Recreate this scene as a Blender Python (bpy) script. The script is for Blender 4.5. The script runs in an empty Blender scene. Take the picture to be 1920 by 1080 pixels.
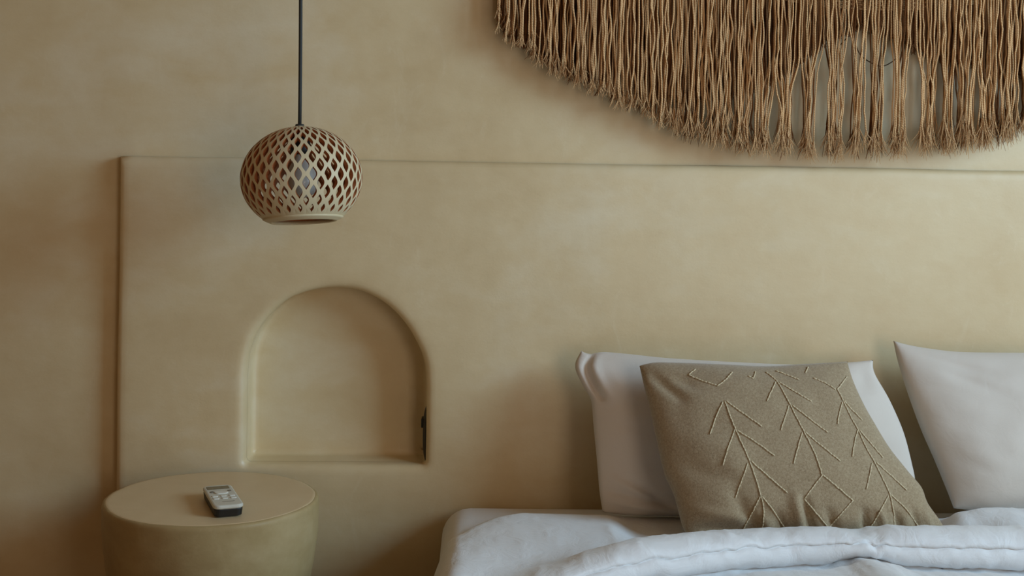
import bpy, bmesh, math, random
import numpy as np
from mathutils import Vector, Matrix, Euler, noise as mn

random.seed(7)
S = bpy.context.scene
COL = S.collection
R_ = math.radians

# ------------------------------------------------------------------ camera
F = 2400.0                       # focal length in pixels of the 1920x1080 frame
CAM = Vector((0.0, -2.6, 1.13))
PX, PY = 960.0, 331.0            # principal point (lens shift)
YAW, PITCH, ROLL = R_(-1.4), R_(0.8), 0.0172
cam_rot = Matrix.Rotation(YAW, 3, 'Z') @ Matrix.Rotation(R_(90) - PITCH, 3, 'X') @ Matrix.Rotation(ROLL, 3, 'Z')
cd = bpy.data.cameras.new('camera'); co = bpy.data.objects.new('camera', cd); COL.objects.link(co)
cd.sensor_fit = 'HORIZONTAL'; cd.sensor_width = 36.0; cd.lens = 36.0 * F / 1920.0
cd.shift_x = (960.0 - PX) / 1920.0
cd.shift_y = (PY - 540.0) / 1920.0
cd.clip_start = 0.02; cd.clip_end = 60
co.matrix_world = Matrix.Translation(CAM) @ cam_rot.to_4x4()
S.camera = co

# ------------------------------------------------------------------ world, window light, added fill, exposure
w = bpy.data.worlds.new('sky'); S.world = w; w.use_nodes = True
bgn = w.node_tree.nodes['Background']
bgn.inputs[0].default_value = (0.72, 0.84, 1.0, 1); bgn.inputs[1].default_value = 1.0

def rect_light(name, loc, rot, sx, sy, power, color):
    l = bpy.data.lights.new(name, 'AREA'); l.shape = 'RECTANGLE'; l.size = sx; l.size_y = sy
    l.energy = power; l.color = color
    o = bpy.data.objects.new(name, l); COL.objects.link(o)
    o.location = loc; o.rotation_euler = rot
    return o
WIN = dict(y0=-2.55, y1=-0.95, z0=1.25, z1=2.55)
rect_light('window_daylight', (2.72, (WIN['y0'] + WIN['y1']) / 2, (WIN['z0'] + WIN['z1']) / 2), (0, R_(90), 0),
             WIN['z1'] - WIN['z0'] - .04, WIN['y1'] - WIN['y0'] - .04, 88.0, (0.51, 0.775, 1.0))
FILL_GAP = dict(x0=1.15, x1=2.35, z1=2.15)  # unseen opening in the rear wall, added to hold the warm fill
rect_light('warm_fill', ((FILL_GAP['x0'] + FILL_GAP['x1']) / 2, -4.27, 1.05), (R_(90), 0, 0), 1.16, 2.05, 22.0, (1.0, 0.74, 0.48))  # added warm fill from behind the camera, lifts the shadows by the bed
S.view_settings.view_transform = 'Standard'
S.view_settings.look = 'None'
S.view_settings.gamma = 1.0
S.view_settings.use_curve_mapping = False
S.view_settings.exposure = 0.05

# ------------------------------------------------------------------ helpers
def ray(px, py):
    d = Vector(((px - PX) / F, -(py - PY) / F, -1.0))
    return (cam_rot @ d)
def on_plane(px, py, p0, n):
    d = ray(px, py); t = (p0 - CAM).dot(n) / d.dot(n)
    return CAM + d * t
def at_y(px, py, y): return on_plane(px, py, Vector((0, y, 0)), Vector((0, 1, 0)))
def at_z(px, py, z): return on_plane(px, py, Vector((0, 0, z)), Vector((0, 0, 1)))
def proj(p):
    q = cam_rot.transposed() @ (Vector(p) - CAM)
    return (PX + F * q.x / -q.z, PY - F * q.y / -q.z)
def interp(pts, x):
    xs = [p[0] for p in pts]; ys = [p[1] for p in pts]
    return float(np.interp(x, xs, ys))
def catmull(pts, n, closed=False):
    """resample a polyline smoothly to n points (by arc length)"""
    P = [np.array(p, float) for p in pts]
    Q = []
    m = len(P)
    for i in range(m - 1):
        p0 = P[max(i - 1, 0)]; p1 = P[i]; p2 = P[i + 1]; p3 = P[min(i + 2, m - 1)]
        for k in range(24):
            t = k / 24.0
            Q.append(.5 * ((2 * p1) + (-p0 + p2) * t + (2 * p0 - 5 * p1 + 4 * p2 - p3) * t * t + (-p0 + 3 * p1 - 3 * p2 + p3) * t ** 3))
    Q.append(P[-1]); Q = np.array(Q)
    L = np.concatenate([[0], np.cumsum(np.linalg.norm(np.diff(Q, axis=0), axis=1))])
    u = np.linspace(0, L[-1], n)
    return np.stack([np.interp(u, L, Q[:, k]) for k in range(Q.shape[1])], 1)
def nz(x, y, z, s=1.0): return mn.noise(Vector((x * s, y * s, z * s)))

def mesh_obj(name, verts, faces, mat, parent=None, smooth=True, mats=None, fmat=None):
    me = bpy.data.meshes.new(name)
    me.from_pydata([tuple(v) for v in verts], [], faces)
    for m in (mats or [mat]): me.materials.append(m)
    if smooth: me.polygons.foreach_set('use_smooth', [True] * len(me.polygons))
    if fmat: me.polygons.foreach_set('material_index', fmat)
    me.update()
    o = bpy.data.objects.new(name, me); COL.objects.link(o)
    if parent is not None: o.parent = parent
    return o
def bm_obj(name, bm, mat, parent=None, smooth=True):
    bmesh.ops.recalc_face_normals(bm, faces=bm.faces)
    me = bpy.data.meshes.new(name); bm.to_mesh(me); bm.free()
    me.materials.append(mat)
    if smooth: me.polygons.foreach_set('use_smooth', [True] * len(me.polygons))
    o = bpy.data.objects.new(name, me); COL.objects.link(o)
    if parent is not None: o.parent = parent
    return o
def empty(name, loc=(0, 0, 0), rot=(0, 0, 0)):
    o = bpy.data.objects.new(name, None); COL.objects.link(o)
    o.location = loc; o.rotation_euler = rot; o.empty_display_size = .05
    return o
def tag(o, label, cat, group=None):
    o['label'] = label; o['category'] = cat
    if group: o['group'] = group
    return o
def structure(o): o['kind'] = 'structure'; return o

def tube(V, Fc, pts, rad, sides=5, cap=True):
    """append a tube through pts to lists V, Fc; rad: number or list"""
    n = len(pts); b = len(V)
    for i, p in enumerate(pts):
        p = Vector(p)
        t = Vector(pts[min(i + 1, n - 1)]) - Vector(pts[max(i - 1, 0)])
        if t.length < 1e-9: t = Vector((0, 0, 1))
        t.normalize()
        ref = Vector((0, 1, 0)) if abs(t.y) < .9 else Vector((1, 0, 0))
        a = t.cross(ref).normalized(); c = a.cross(t)
        r = rad[i] if hasattr(rad, '__len__') else rad
        for k in range(sides):
            th = 2 * math.pi * k / sides
            V.append(p + a * (r * math.cos(th)) + c * (r * math.sin(th)))
    for i in range(n - 1):
        for k in range(sides):
            k2 = (k + 1) % sides
            Fc.append((b + i * sides + k, b + i * sides + k2, b + (i + 1) * sides + k2, b + (i + 1) * sides + k))
    if cap:
        Fc.append(tuple(b + k for k in range(sides))[::-1])
        Fc.append(tuple(b + (n - 1) * sides + k for k in range(sides)))

def lathe(prof, n=64, wob=None):
    V, Fc = [], []
    m = len(prof)
    for i, (r, z) in enumerate(prof):
        for k in range(n):
            th = 2 * math.pi * k / n
            rr, zz = r, z
            if wob: rr, zz = wob(r, z, th)
            V.append((rr * math.cos(th), rr * math.sin(th), zz))
    for i in range(m - 1):
        for k in range(n):
            k2 = (k + 1) % n
            Fc.append((i * n + k, i * n + k2, (i + 1) * n + k2, (i + 1) * n + k))
    return V, Fc
def box_bm(x0, x1, y0, y1, z0, z1, bev=0.0, seg=2, bm=None):
    b = bm or bmesh.new()
    r = bmesh.ops.create_cube(b, size=1.0)
    vs = r['verts']
    for v in vs:
        v.co = Vector(((x0 + x1) / 2 + v.co.x * (x1 - x0), (y0 + y1) / 2 + v.co.y * (y1 - y0), (z0 + z1) / 2 + v.co.z * (z1 - z0)))
    if bev > 0:
        es = list({e for v in vs for e in v.link_edges})
        bmesh.ops.bevel(b, geom=es, offset=bev, segments=seg, affect='EDGES', profile=.5)
    return b

# ------------------------------------------------------------------ materials
def srgb(r, g, b):
    f = lambda c: (c / 255 / 12.92) if c / 255 <= .04045 else ((c / 255 + .055) / 1.055) ** 2.4
    return (f(r), f(g), f(b), 1)
class NT:
    def __init__(self, name):
        self.m = bpy.data.materials.new(name); self.m.use_nodes = True
        self.t = self.m.node_tree; self.b = self.t.nodes['Principled BSDF']
        self.tc = self.t.nodes.new('ShaderNodeTexCoord')
    def n(self, typ, **kw):
        x = self.t.nodes.new(typ)
        for k, v in kw.items(): setattr(x, k, v)
        return x
    def l(self, a, b): self.t.links.new(a, b)
    def noise(self, scale, detail=4, rough=.55, stretch=None, dist=0.0, coord='Object'):
        x = self.n('ShaderNodeTexNoise'); x.inputs['Scale'].default_value = scale
        x.inputs['Detail'].default_value = detail; x.inputs['Roughness'].default_value = rough
        x.inputs['Distortion'].default_value = dist
        if stretch:
            mp = self.n('ShaderNodeMapping'); mp.inputs['Scale'].default_value = stretch
            self.l(self.tc.outputs[coord], mp.inputs[0]); self.l(mp.outputs[0], x.inputs['Vector'])
        else: self.l(self.tc.outputs[coord], x.inputs['Vector'])
        return x.outputs['Fac']
    def ramp(self, fac, stops):
        x = self.n('ShaderNodeValToRGB'); e = x.color_ramp.elements
        e[0].position, e[0].color = stops[0]; e[1].position, e[1].color = stops[-1]
        for p, c in stops[1:-1]:
            k = e.new(p); k.color = c
        self.l(fac, x.inputs[0]); return x.outputs[0]
    def mix(self, fac, a, b, mode='MIX'):
        x = self.n('ShaderNodeMix', data_type='RGBA', blend_type=mode)
        for s, v in ((x.inputs[0], fac), (x.inputs[6], a), (x.inputs[7], b)):
            if hasattr(v, 'links') or hasattr(v, 'is_linked'): self.l(v, s)
            else: s.default_value = v
        return x.outputs[2]
    def math(self, op, a, b=0.0):
        x = self.n('ShaderNodeMath', operation=op)
        for s, v in ((x.inputs[0], a), (x.inputs[1], b)):
            if hasattr(v, 'is_linked'): self.l(v, s)
            else: s.default_value = v
        return x.outputs[0]
    def bump(self, h, strength, dist, prev=None):
        x = self.n('ShaderNodeBump'); x.inputs['Strength'].default_value = strength; x.inputs['Distance'].default_value = dist
        self.l(h, x.inputs['Height'])
        if prev: self.l(prev, x.inputs['Normal'])
        return x.outputs[0]
    def done(self, color, rough=.6, normal=None, **kw):
        i = self.b.inputs
        if hasattr(color, 'is_linked'): self.l(color, i['Base Color'])
        else: i['Base Color'].default_value = color
        if hasattr(rough, 'is_linked'): self.l(rough, i['Roughness'])
        else: i['Roughness'].default_value = rough
        if normal: self.l(normal, i['Normal'])
        for k, v in kw.items(): i[k.replace('_', ' ')].default_value = v
        return self.m

def plaster(name, dark, mid, light, spec=.25, rough=.62, bumpk=1.0):
    t = NT(name)
    a = t.noise(1.3, 5, .6, dist=.6); b = t.noise(7, 6, .6, stretch=(1, 1, 1.8), dist=.3); c = t.noise(45, 4, .6)
    f = t.math('ADD', t.math('MULTIPLY', a, .62), t.math('MULTIPLY', b, .38))
    base = t.ramp(f, [(.34, dark), (.5, mid), (.66, light)])
    col = t.mix(.10, base, t.ramp(c, [(.3, dark), (.7, light)]))
    sc = t.noise(16, 8, .75, stretch=(1, 1, .45), dist=1.2)
    col = t.mix(t.math('MULTIPLY', t.ramp(sc, [(.58, (0, 0, 0, 1)), (.70, (1, 1, 1, 1))]), .28), col, light)
    # fine trowel marks
    n1 = t.bump(t.noise(5, 3, .5), .40 * bumpk, .010)
    n2 = t.bump(t.noise(28, 5, .6, stretch=(1, 1, 1.6)), .09 * bumpk, .004, n1)
    n3 = t.bump(t.noise(220, 3, .6), .12 * bumpk, .0012, n2)
    r = t.math('ADD', rough - .12, t.math('MULTIPLY', b, .24))
    return t.done(col, r, n3, Specular_IOR_Level=spec)

M = {}
M['plaster'] = plaster('sand_plaster', srgb(204, 180, 136), srgb(214, 193, 151), srgb(224, 210, 178), spec=.9, rough=.47)
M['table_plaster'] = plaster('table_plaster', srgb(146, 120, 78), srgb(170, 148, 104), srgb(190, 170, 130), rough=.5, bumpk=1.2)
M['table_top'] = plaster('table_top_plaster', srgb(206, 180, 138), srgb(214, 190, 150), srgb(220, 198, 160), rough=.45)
M['ceiling'] = plaster('ceiling_plaster', srgb(138, 98, 62), srgb(150, 108, 70), srgb(160, 120, 82))
M['floor'] = plaster('floor_cement', srgb(146, 114, 84), srgb(158, 126, 94), srgb(170, 138, 106), rough=.5)

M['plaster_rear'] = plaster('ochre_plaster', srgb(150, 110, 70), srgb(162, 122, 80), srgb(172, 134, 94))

def cloth(name, col, weave=900, rough=.85, wr=.4, sheen=.25):
    t = NT(name)
    a = t.noise(9, 4, .6, dist=.8); b = t.noise(weave, 2, .5)
    c = t.mix(t.math('MULTIPLY', a, .12), col, (col[0] * .86, col[1] * .86, col[2] * .88, 1))
    n1 = t.bump(t.noise(22, 5, .6, dist=1.0), wr, .004)
    n2 = t.bump(b, .15, .0006, n1)
    return t.done(c, rough, n2, Sheen_Weight=sheen, Specular_IOR_Level=.2)
M['pillow'] = cloth('white_cotton', srgb(212, 203, 192), wr=.25)
M['sheet'] = cloth('white_sheet', srgb(220, 216, 212), wr=.2)
M['duvet'] = cloth('white_duvet_cotton', srgb(226, 226, 226), wr=.6, rough=.6)
M['piping'] = cloth('white_piping', srgb(216, 216, 214), wr=.1)

def cushion_mat():
    t = NT('taupe_wool')
    a = t.noise(6, 4, .6); b = t.noise(260, 4, .7); c = t.noise(700, 2, .6, stretch=(1, 1, .6))
    f = t.math('ADD', t.math('MULTIPLY', b, .6), t.math('MULTIPLY', c, .4))
    col = t.ramp(f, [(.3, srgb(130, 110, 84)), (.5, srgb(158, 140, 112)), (.7, srgb(182, 166, 138))])
    col = t.mix(t.math('MULTIPLY', a, .2), col, srgb(142, 120, 92))
    n1 = t.bump(t.noise(30, 4, .6), .3, .003)
    n2 = t.bump(f, .5, .0016, n1)
    return t.done(col, .95, n2, Sheen_Weight=.35, Sheen_Roughness=.5, Specular_IOR_Level=.1)
M['cushion'] = cushion_mat()
def simple(name, col, rough=.5, var=.1, scale=60, **kw):
    t = NT(name)
    a = t.noise(scale, 3, .6)
    c = t.mix(t.math('MULTIPLY', a, var * 2), col, (col[0] * .6, col[1] * .6, col[2] * .6, 1))
    return t.done(c, rough, t.bump(a, .1, .001), **kw)
M['stitch'] = simple('stitch_yarn', srgb(204, 188, 156), .9, .1, 400)
def fibre(name, c0, c1, c2):
    t = NT(name)
    g = t.n('ShaderNodeNewGeometry')
    col = t.ramp(g.outputs['Random Per Island'], [(0, c0), (.5, c1), (1, c2)])
    a = t.noise(180, 3, .6, stretch=(1, 1, .25))
    col = t.mix(t.math('MULTIPLY', a, .35), col, c0)
    wv = t.n('ShaderNodeTexWave', wave_type='BANDS', bands_direction='DIAGONAL'); wv.inputs['Scale'].default_value = 130
    wv.inputs['Distortion'].default_value = 1.5
    t.l(t.tc.outputs['Object'], wv.inputs['Vector'])
    return t.done(col, .9, t.bump(wv.outputs['Fac'], .5, .0012), Specular_IOR_Level=.1)
M['fibre'] = fibre('jute_cord', srgb(196, 152, 106), srgb(214, 172, 124), srgb(228, 190, 146))
M['fibre_back'] = fibre('shade_tinted_fibre', srgb(120, 80, 48), srgb(138, 94, 58), srgb(156, 110, 72))  # same fibre as the front; the back layer's self-shadow is in this darker brown
M['weave'] = fibre('woven_band_yarn', srgb(150, 112, 74), srgb(168, 128, 88), srgb(180, 142, 100))
M['thread'] = simple('dark_thread', srgb(88, 58, 38), .9)
M['cream'] = simple('cream_glaze', srgb(206, 190, 154), .55, .08, 35)
M['terracotta'] = simple('terracotta_inside', srgb(170, 104, 60), .8, .15, 60)
M['cord'] = simple('black_cord', srgb(40, 42, 40), .7)
M['black'] = simple('black_plastic', srgb(22, 22, 20), .45)
M['bulb'] = simple('frosted_bulb', srgb(190, 188, 182), .25, .02, Coat_Weight=.4)
M['remote_white'] = simple('white_plastic', srgb(205, 203, 190), .4, .03)
M['remote_key'] = simple('key_rubber', srgb(222, 220, 208), .5, .03)
M['remote_grey'] = simple('grey_key_print', srgb(120, 112, 98), .5, .05)
M['lcd'] = simple('lcd_screen', srgb(96, 92, 74), .2, .03)
M['wood'] = simple('window_wood', srgb(120, 84, 52), .5, .2, 20)

# ------------------------------------------------------------------ the room
WALL_Y = 0.032
X0, X1, Y0, ZC = -1.75, 2.75, -4.3, 2.75
hx0, hx1, hz0, hz1 = -0.56, -0.06, 0.42, 0.94      # recess in the wall behind the niche
def wall_back():
    V, Fc = [], []
    xs = [X0 - .15, hx0, hx1, X1 + .15]; zs = [-.1, hz0, hz1, ZC + .1]
    for y in (WALL_Y, WALL_Y + .2):
        for z in zs:
            for x in xs: V.append((x, y, z))
    idx = lambda k, j, i: k * 16 + j * 4 + i
    for j in range(3):
        for i in range(3):
            if i == 1 and j == 1: continue
            Fc.append((idx(0, j, i), idx(0, j, i + 1), idx(0, j + 1, i + 1), idx(0, j + 1, i)))
    for j in range(3):
        for i in range(3):
            Fc.append((idx(1, j, i), idx(1, j + 1, i), idx(1, j + 1, i + 1), idx(1, j, i + 1)))
    r = [(1, 1), (1, 2), (2, 2), (2, 1)]
    for a in range(4):
        j, i = r[a]; j2, i2 = r[(a + 1) % 4]
        Fc.append((idx(0, j, i), idx(0, j2, i2), idx(1, j2, i2), idx(1, j, i)))
    o = [(0, 0), (0, 3), (3, 3), (3, 0)]
    for a in range(4):
        j, i = o[a]; j2, i2 = o[(a + 1) % 4]
        Fc.append((idx(0, j, i), idx(0, j2, i2), idx(1, j2, i2), idx(1, j, i)))
    return structure(mesh_obj('wall_back', V, Fc, M['plaster'], smooth=False))
BACK_WALL = wall_back()
def sbox(name, mat, *a):
    return structure(bm_obj(name, box_bm(*a), mat, smooth=False))
sbox('floor', M['floor'], X0 - .15, X1 + .15, Y0 - .15, WALL_Y + .2, -.25, -.1 + .1)
sbox('ceiling', M['ceiling'], X0 - .15, X1 + .15, Y0 - .15, WALL_Y + .2, ZC, ZC + .15)
sbox('wall_left', M['plaster_rear'], X0 - .15, X0, Y0 - .15, WALL_Y, 0, ZC)
bm = bmesh.new()  # rear wall, left open where the added fill stands
box_bm(X0, FILL_GAP['x0'], Y0 - .15, Y0, 0, ZC, bm=bm)
box_bm(FILL_GAP['x1'], X1 + .15, Y0 - .15, Y0, 0, ZC, bm=bm)
box_bm(FILL_GAP['x0'], FILL_GAP['x1'], Y0 - .15, Y0, FILL_GAP['z1'], ZC, bm=bm)
structure(bm_obj('wall_rear', bm, M['plaster_rear'], smooth=False))
bm = bmesh.new()
box_bm(X1, X1 + .15, Y0, WIN['y0'], 0, ZC, bm=bm)
box_bm(X1, X1 + .15, WIN['y1'], WALL_Y, 0, ZC, bm=bm)
box_bm(X1, X1 + .15, WIN['y0'], WIN['y1'], 0, WIN['z0'], bm=bm)
box_bm(X1, X1 + .15, WIN['y0'], WIN['y1'], WIN['z1'], ZC, bm=bm)
structure(bm_obj('wall_right', bm, M['plaster'], smooth=False))
bm = bmesh.new()
fx0, fx1 = X1 + .06, X1 + .11
box_bm(fx0, fx1, WIN['y0'], WIN['y0'] + .06, WIN['z0'], WIN['z1'], bm=bm)
box_bm(fx0, fx1, WIN['y1'] - .06, WIN['y1'], WIN['z0'], WIN['z1'], bm=bm)
box_bm(fx0, fx1, WIN['y0'] + .06, WIN['y1'] - .06, WIN['z0'], WIN['z0'] + .06, bm=bm)
box_bm(fx0, fx1, WIN['y0'] + .06, WIN['y1'] - .06, WIN['z1'] - .06, WIN['z1'], bm=bm)
ym = (WIN['y0'] + WIN['y1']) / 2
box_bm(fx0, fx1, ym - .03, ym + .03, WIN['z0'] + .06, WIN['z1'] - .06, bm=bm)
structure(bm_obj('window_1', bm, M['wood'], smooth=False))

# ------------------------------------------------------------------ built-in headboard with an arched niche
def offset_loop(P, d):
    """P: closed CCW list of 2D points; offset outward by d"""
    n = len(P); out = []
    for i in range(n):
        a = P[i] - P[i - 1]; b = P[(i + 1) % n] - P[i]
        a = a / np.linalg.norm(a); b = b / np.linalg.norm(b)
        n1 = np.array((a[1], -a[0])); n2 = np.array((b[1], -b[0]))
        m = n1 + n2; L = np.linalg.norm(m); m = m / L
        c = max(.5, m.dot(n1))
        out.append(P[i] + m * (d / c))
    return out
def headboard():
    root = empty('headboard', (.8, 0, 0))
    tag(root, 'low sand-coloured plaster headboard built against the wall with an arched niche', 'headboard')
    # niche outline from the photograph, on the headboard's face
    c = [(100, 1004), (102, 850), (104, 650), (108, 520), (122, 430), (155, 345), (205, 270), (285, 190), (370, 143), (470, 116),
         (570, 108), (670, 118), (765, 156), (850, 216), (925, 300), (980, 395), (1010, 470), (1022, 560), (1023, 700), (1022, 850), (1019, 1008)]
    px = [(420 + a / 2.7, 500 + b / 2.7) for a, b in c]
    arch = catmull([(at_y(x, y, 0).x, at_y(x, y, 0).z) for x, y in px], 90)      # BL up over to BR: clockwise
    arch = arch[::-1]                                                              # BR up over to BL: CCW
    bl, br = arch[-1], arch[0]
    rc = .010
    body = [np.array(p) for p in arch if p[1] > bl[1] + rc * 1.2]
    lower = []
    for k in range(6):                                                             # rounded bottom-left corner
        th = math.pi + k / 5 * math.pi / 2
        lower.append(np.array((bl[0] + rc + rc * math.cos(th), bl[1] + rc + rc * math.sin(th))))
    m = 26
    for k in range(1, m):
        t = k / m
        lower.append(np.array((bl[0] + rc + (br[0] - bl[0] - 2 * rc) * t, bl[1] + (br[1] - bl[1]) * t)))
    for k in range(6):
        th = 1.5 * math.pi + k / 5 * math.pi / 2
        lower.append(np.array((br[0] - rc + rc * math.cos(th), br[1] + rc + rc * math.sin(th))))
    A = body + lower
    # outer rectangle (CCW) with a slightly wavy hand-made edge
    lx = at_y(219, 600, 0).x; tz = (at_y(222, 291, 0).z + at_y(1900, 321, 0).z) / 2
    rx = 2 * .80 - lx; zb = 0.0
    O = []
    def seg(p, q, n):
        for k in range(n): O.append(np.array((p[0] + (q[0] - p[0]) * k / n, p[1] + (q[1] - p[1]) * k / n)))
    seg((lx, zb), (rx, zb), 40); seg((rx, zb), (rx, tz), 40); seg((rx, tz), (lx, tz), 120); seg((lx, tz), (lx, zb), 50)
    O0 = list(O)
    O = [p + np.array((nz(p[0], 3.1, p[1], 4) * .0022, nz(p[0], 9.3, p[1], 4) * .0022 if p[1] > .2 else 0)) for p in O]
    V, Fc = [], []
    def loop(P, y):
        b = len(V)
        for p in P: V.append((p[0], y, p[1]))
        return list(range(b, b + len(P)))
    def bridge(a, b, flip=False):
        n = len(a)
        for i in range(n):
            j = (i + 1) % n
            f = (a[i], a[j], b[j], b[i])
            Fc.append(f[::-1] if flip else f)
    # outer edge, from the face to the wall
    op = [(-.045, 0), (-.022, 0.0), (-.012, .0008), (-.006, .0026), (-.002, .0065), (-.0003, .012), (0, .018), (0, WALL_Y - .0011)]
    Ls = [loop([np.array((min(max(p[0], lx + .045), rx - .045), min(max(p[1], .045), tz - .045))) for p in O0] if n_ == 0 else offset_loop(O, d), y) for n_, (d, y) in enumerate(op)]
    for a, b in zip(Ls[:-1], Ls[1:]): bridge(b, a)
    # niche lip
    ip = [(.034, 0), (.021, 0.0), (.013, .0007), (.0075, .0024), (.0034, .0056), (.0009, .010), (0, .015), (-.0001, WALL_Y - .0011)]
    Li = [loop(offset_loop(A, d), y) for d, y in ip]
    for a, b in zip(Li[:-1], Li[1:]): bridge(a, b)
    bm = bmesh.new()
    bv = [bm.verts.new(v) for v in V]
    for f in Fc: bm.faces.new([bv[i] for i in f])
    from mathutils.geometry import delaunay_2d_cdt
    P2 = [Vector((V[i][0], V[i][2])) for i in Ls[0] + Li[0]]
    no, ni = len(Ls[0]), len(Li[0])
    E2 = [(i, (i + 1) % no) for i in range(no)] + [(no + i, no + (i + 1) % ni) for i in range(ni)]
    an = np.array([(q.x, q.y) for q in P2[no:]])
    x_a, x_b = an[:, 0].min(), an[:, 0].max(); z_a, z_b = an[:, 1].min(), an[:, 1].max()
    def in_arch(x, z):
        c = False; m = len(an); j = m - 1
        for i in range(m):
            if (an[i, 1] > z) != (an[j, 1] > z) and x < (an[j, 0] - an[i, 0]) * (z - an[i, 1]) / (an[j, 1] - an[i, 1]) + an[i, 0]: c = not c
            j = i
        return c
    ox0, ox1 = lx + .075, rx - .075; oz0, oz1 = .075, tz - .075
    for gx in np.arange(ox0, ox1, .05):
        for gz in np.arange(oz0, oz1, .05):
            if x_a - .03 < gx < x_b + .03 and z_a - .03 < gz < z_b + .03:
                if in_arch(gx, gz) or min(np.hypot(an[:, 0] - gx, an[:, 1] - gz)) < .025: continue
            P2.append(Vector((gx, gz)))
    rv, re, rf, ov, oe, of = delaunay_2d_cdt(P2, E2, [], 0, 1e-7)
    nv = []
    for q, src in zip(rv, ov):
        k = src[0] if src else -1
        if 0 <= k < no: nv.append(bv[Ls[0][k]])
        elif no <= k < no + ni: nv.append(bv[Li[0][k - no]])
        else: nv.append(bm.verts.new((q.x, .0022 * nz(q.x, 1.0, q.y, 3.0), q.y)))
    bx0, bx1 = min(q.x for q in P2[:no]), max(q.x for q in P2[:no])
    for f in rf:
        cx = sum(rv[i].x for i in f) / 3; cz = sum(rv[i].y for i in f) / 3
        if in_arch(cx, cz): continue
        try: bm.faces.new([nv[i] for i in f])
        except ValueError: pass
    o = bm_obj('panel', bm, M['plaster'])
    o.parent = root; o.matrix_parent_inverse = Matrix.Translation((-.8, 0, 0))
    # niche back: fillet then a gently uneven plastered back
    V, Fc = [], []
    kp = [(-.0001, WALL_Y), (-.0006, .05), (-.0010, .070), (-.0014, .084), (-.004, .0885), (-.009, .0905), (-.016, .091)]
    Lk = [loop(offset_loop(A, d), y) for d, y in kp]
    for a, b in zip(Lk[:-1], Lk[1:]): bridge(a, b)
    bm = bmesh.new(); bv = [bm.verts.new(v) for v in V]
    for f in Fc: bm.faces.new([bv[i] for i in f])
    es = [bm.edges.get((bv[Lk[-1][i]], bv[Lk[-1][(i + 1) % len(A)]])) for i in range(len(A))]
    bmesh.ops.triangle_fill(bm, edges=es, use_beauty=True, normal=(0, -1, 0))
    o2 = bm_obj('niche', bm, M['plaster'])
    o2.parent = BACK_WALL
    o2['label'] = 'arched recess behind the headboard opening'
    return A
NICHE = headboard()

# black switch plate on the niche's right reveal
def switch_plate():
    xr = max(p[0] for p in NICHE)
    zt = at_y(795, 764, .03).z; zb = at_y(791, 862, .03).z
    root = empty('switch_plate', (xr, .045, (zt + zb) / 2))
    tag(root, 'slim black switch plate on the right inner side of the arched niche', 'switch')
    h = (zt - zb) / 2
    # plate: rounded, bulging slab
    V, Fc = [], []
    nu, nv = 14, 8
    for i in range(nu + 1):
        for j in range(nv + 1):
            a = -1 + 2 * i / nu; b = -1 + 2 * j / nv
            k = max(0, (1 - abs(a) ** 2.6)) ** .6 * max(0, (1 - abs(b) ** 4)) ** .5
            V.append((-.0015 - .0065 * k, b * .026, a * h))
    for i in range(nu):
        for j in range(nv):
            p = i * (nv + 1) + j; Fc.append((p, p + 1, p + nv + 2, p + nv + 1))
    b0 = len(V)
    per = [(i, 0) for i in range(nu)] + [(nu, j) for j in range(nv)] + [(i, nv) for i in range(nu, 0, -1)] + [(0, j) for j in range(nv, 0, -1)]
    ids = [i * (nv + 1) + j for i, j in per]
    for q in ids: V.append((.003, V[q][1], V[q][2]))
    for a in range(len(ids)):
        c = (a + 1) % len(ids); Fc.append((ids[a], b0 + a, b0 + c, ids[c]))
    mesh_obj('plate', V, Fc, M['black'], root)
    zr = at_y(790, 794, .03).z - (zt + zb) / 2
    bm_obj('rocker', box_bm(-.0115, -.004, -.016, .016, zr - .009, zr + .009, .0015), M['black'], root)
switch_plate()

# ------------------------------------------------------------------ plaster side table and the remote
TAB_Y = -.225
tl, tr = at_y(198.5, 932, TAB_Y), at_y(595, 932, TAB_Y)
TAB_C = (tl + tr) / 2; TAB_R = (tr.x - tl.x) / 2; TAB_Z = at_y(396, 931, TAB_Y).z
def side_table():
    root = empty('side_table', (TAB_C.x, TAB_Y, 0))
    tag(root, 'round bowl-shaped sand plaster side table with a flat top left of the bed', 'table')
    R, Z = TAB_R, TAB_Z
    prof = [(R - .012, Z - .0004), (R - .007, Z - .0004), (R - .0045, Z - .0008), (R - .002, Z - .0022), (R - .0006, Z - .0048), (R, Z - .009), (R, Z - .012)]
    for k in range(1, 30):
        t = k / 29
        r = R - R * .55 * max(0, (t - .04) / .96) ** 1.6
        prof.append((r, Z - .012 - (Z - .012) * t))
    prof.append((0.02, 0.0))
    def wob(r, z, th):
        k = nz(math.cos(th) * 1.3, math.sin(th) * 1.3, z * 4, 1.5)
        k2 = nz(math.cos(th) * 5, math.sin(th) * 5, z * 14, 1.5)
        return r + k * .003 + k2 * .0008, z + (nz(math.cos(th) * 4, math.sin(th) * 4, 2.2) * .0010 if z > Z - .02 else 0)
    V, Fc = lathe(prof, 96, wob)
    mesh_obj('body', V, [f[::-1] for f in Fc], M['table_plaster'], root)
    prof = [(0.0005, Z), (R * .3, Z), (R * .6, Z), (R - .03, Z), (R - .012, Z), (R - .007, Z - .0001), (R - .0055, Z - .0009), (R - .0055, Z - .004)]
    def wob2(r, z, th):
        k = nz(math.cos(th) * 1.3, math.sin(th) * 1.3, z * 4, 1.5)
        return (r + k * .003 if r > R * .5 else r), z + (nz(math.cos(th) * 4, math.sin(th) * 4, 2.2) * .0010 if r > R - .02 else 0)
    V, Fc = lathe(prof, 96, wob2)
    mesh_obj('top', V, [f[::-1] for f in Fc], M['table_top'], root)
side_table()

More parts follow.
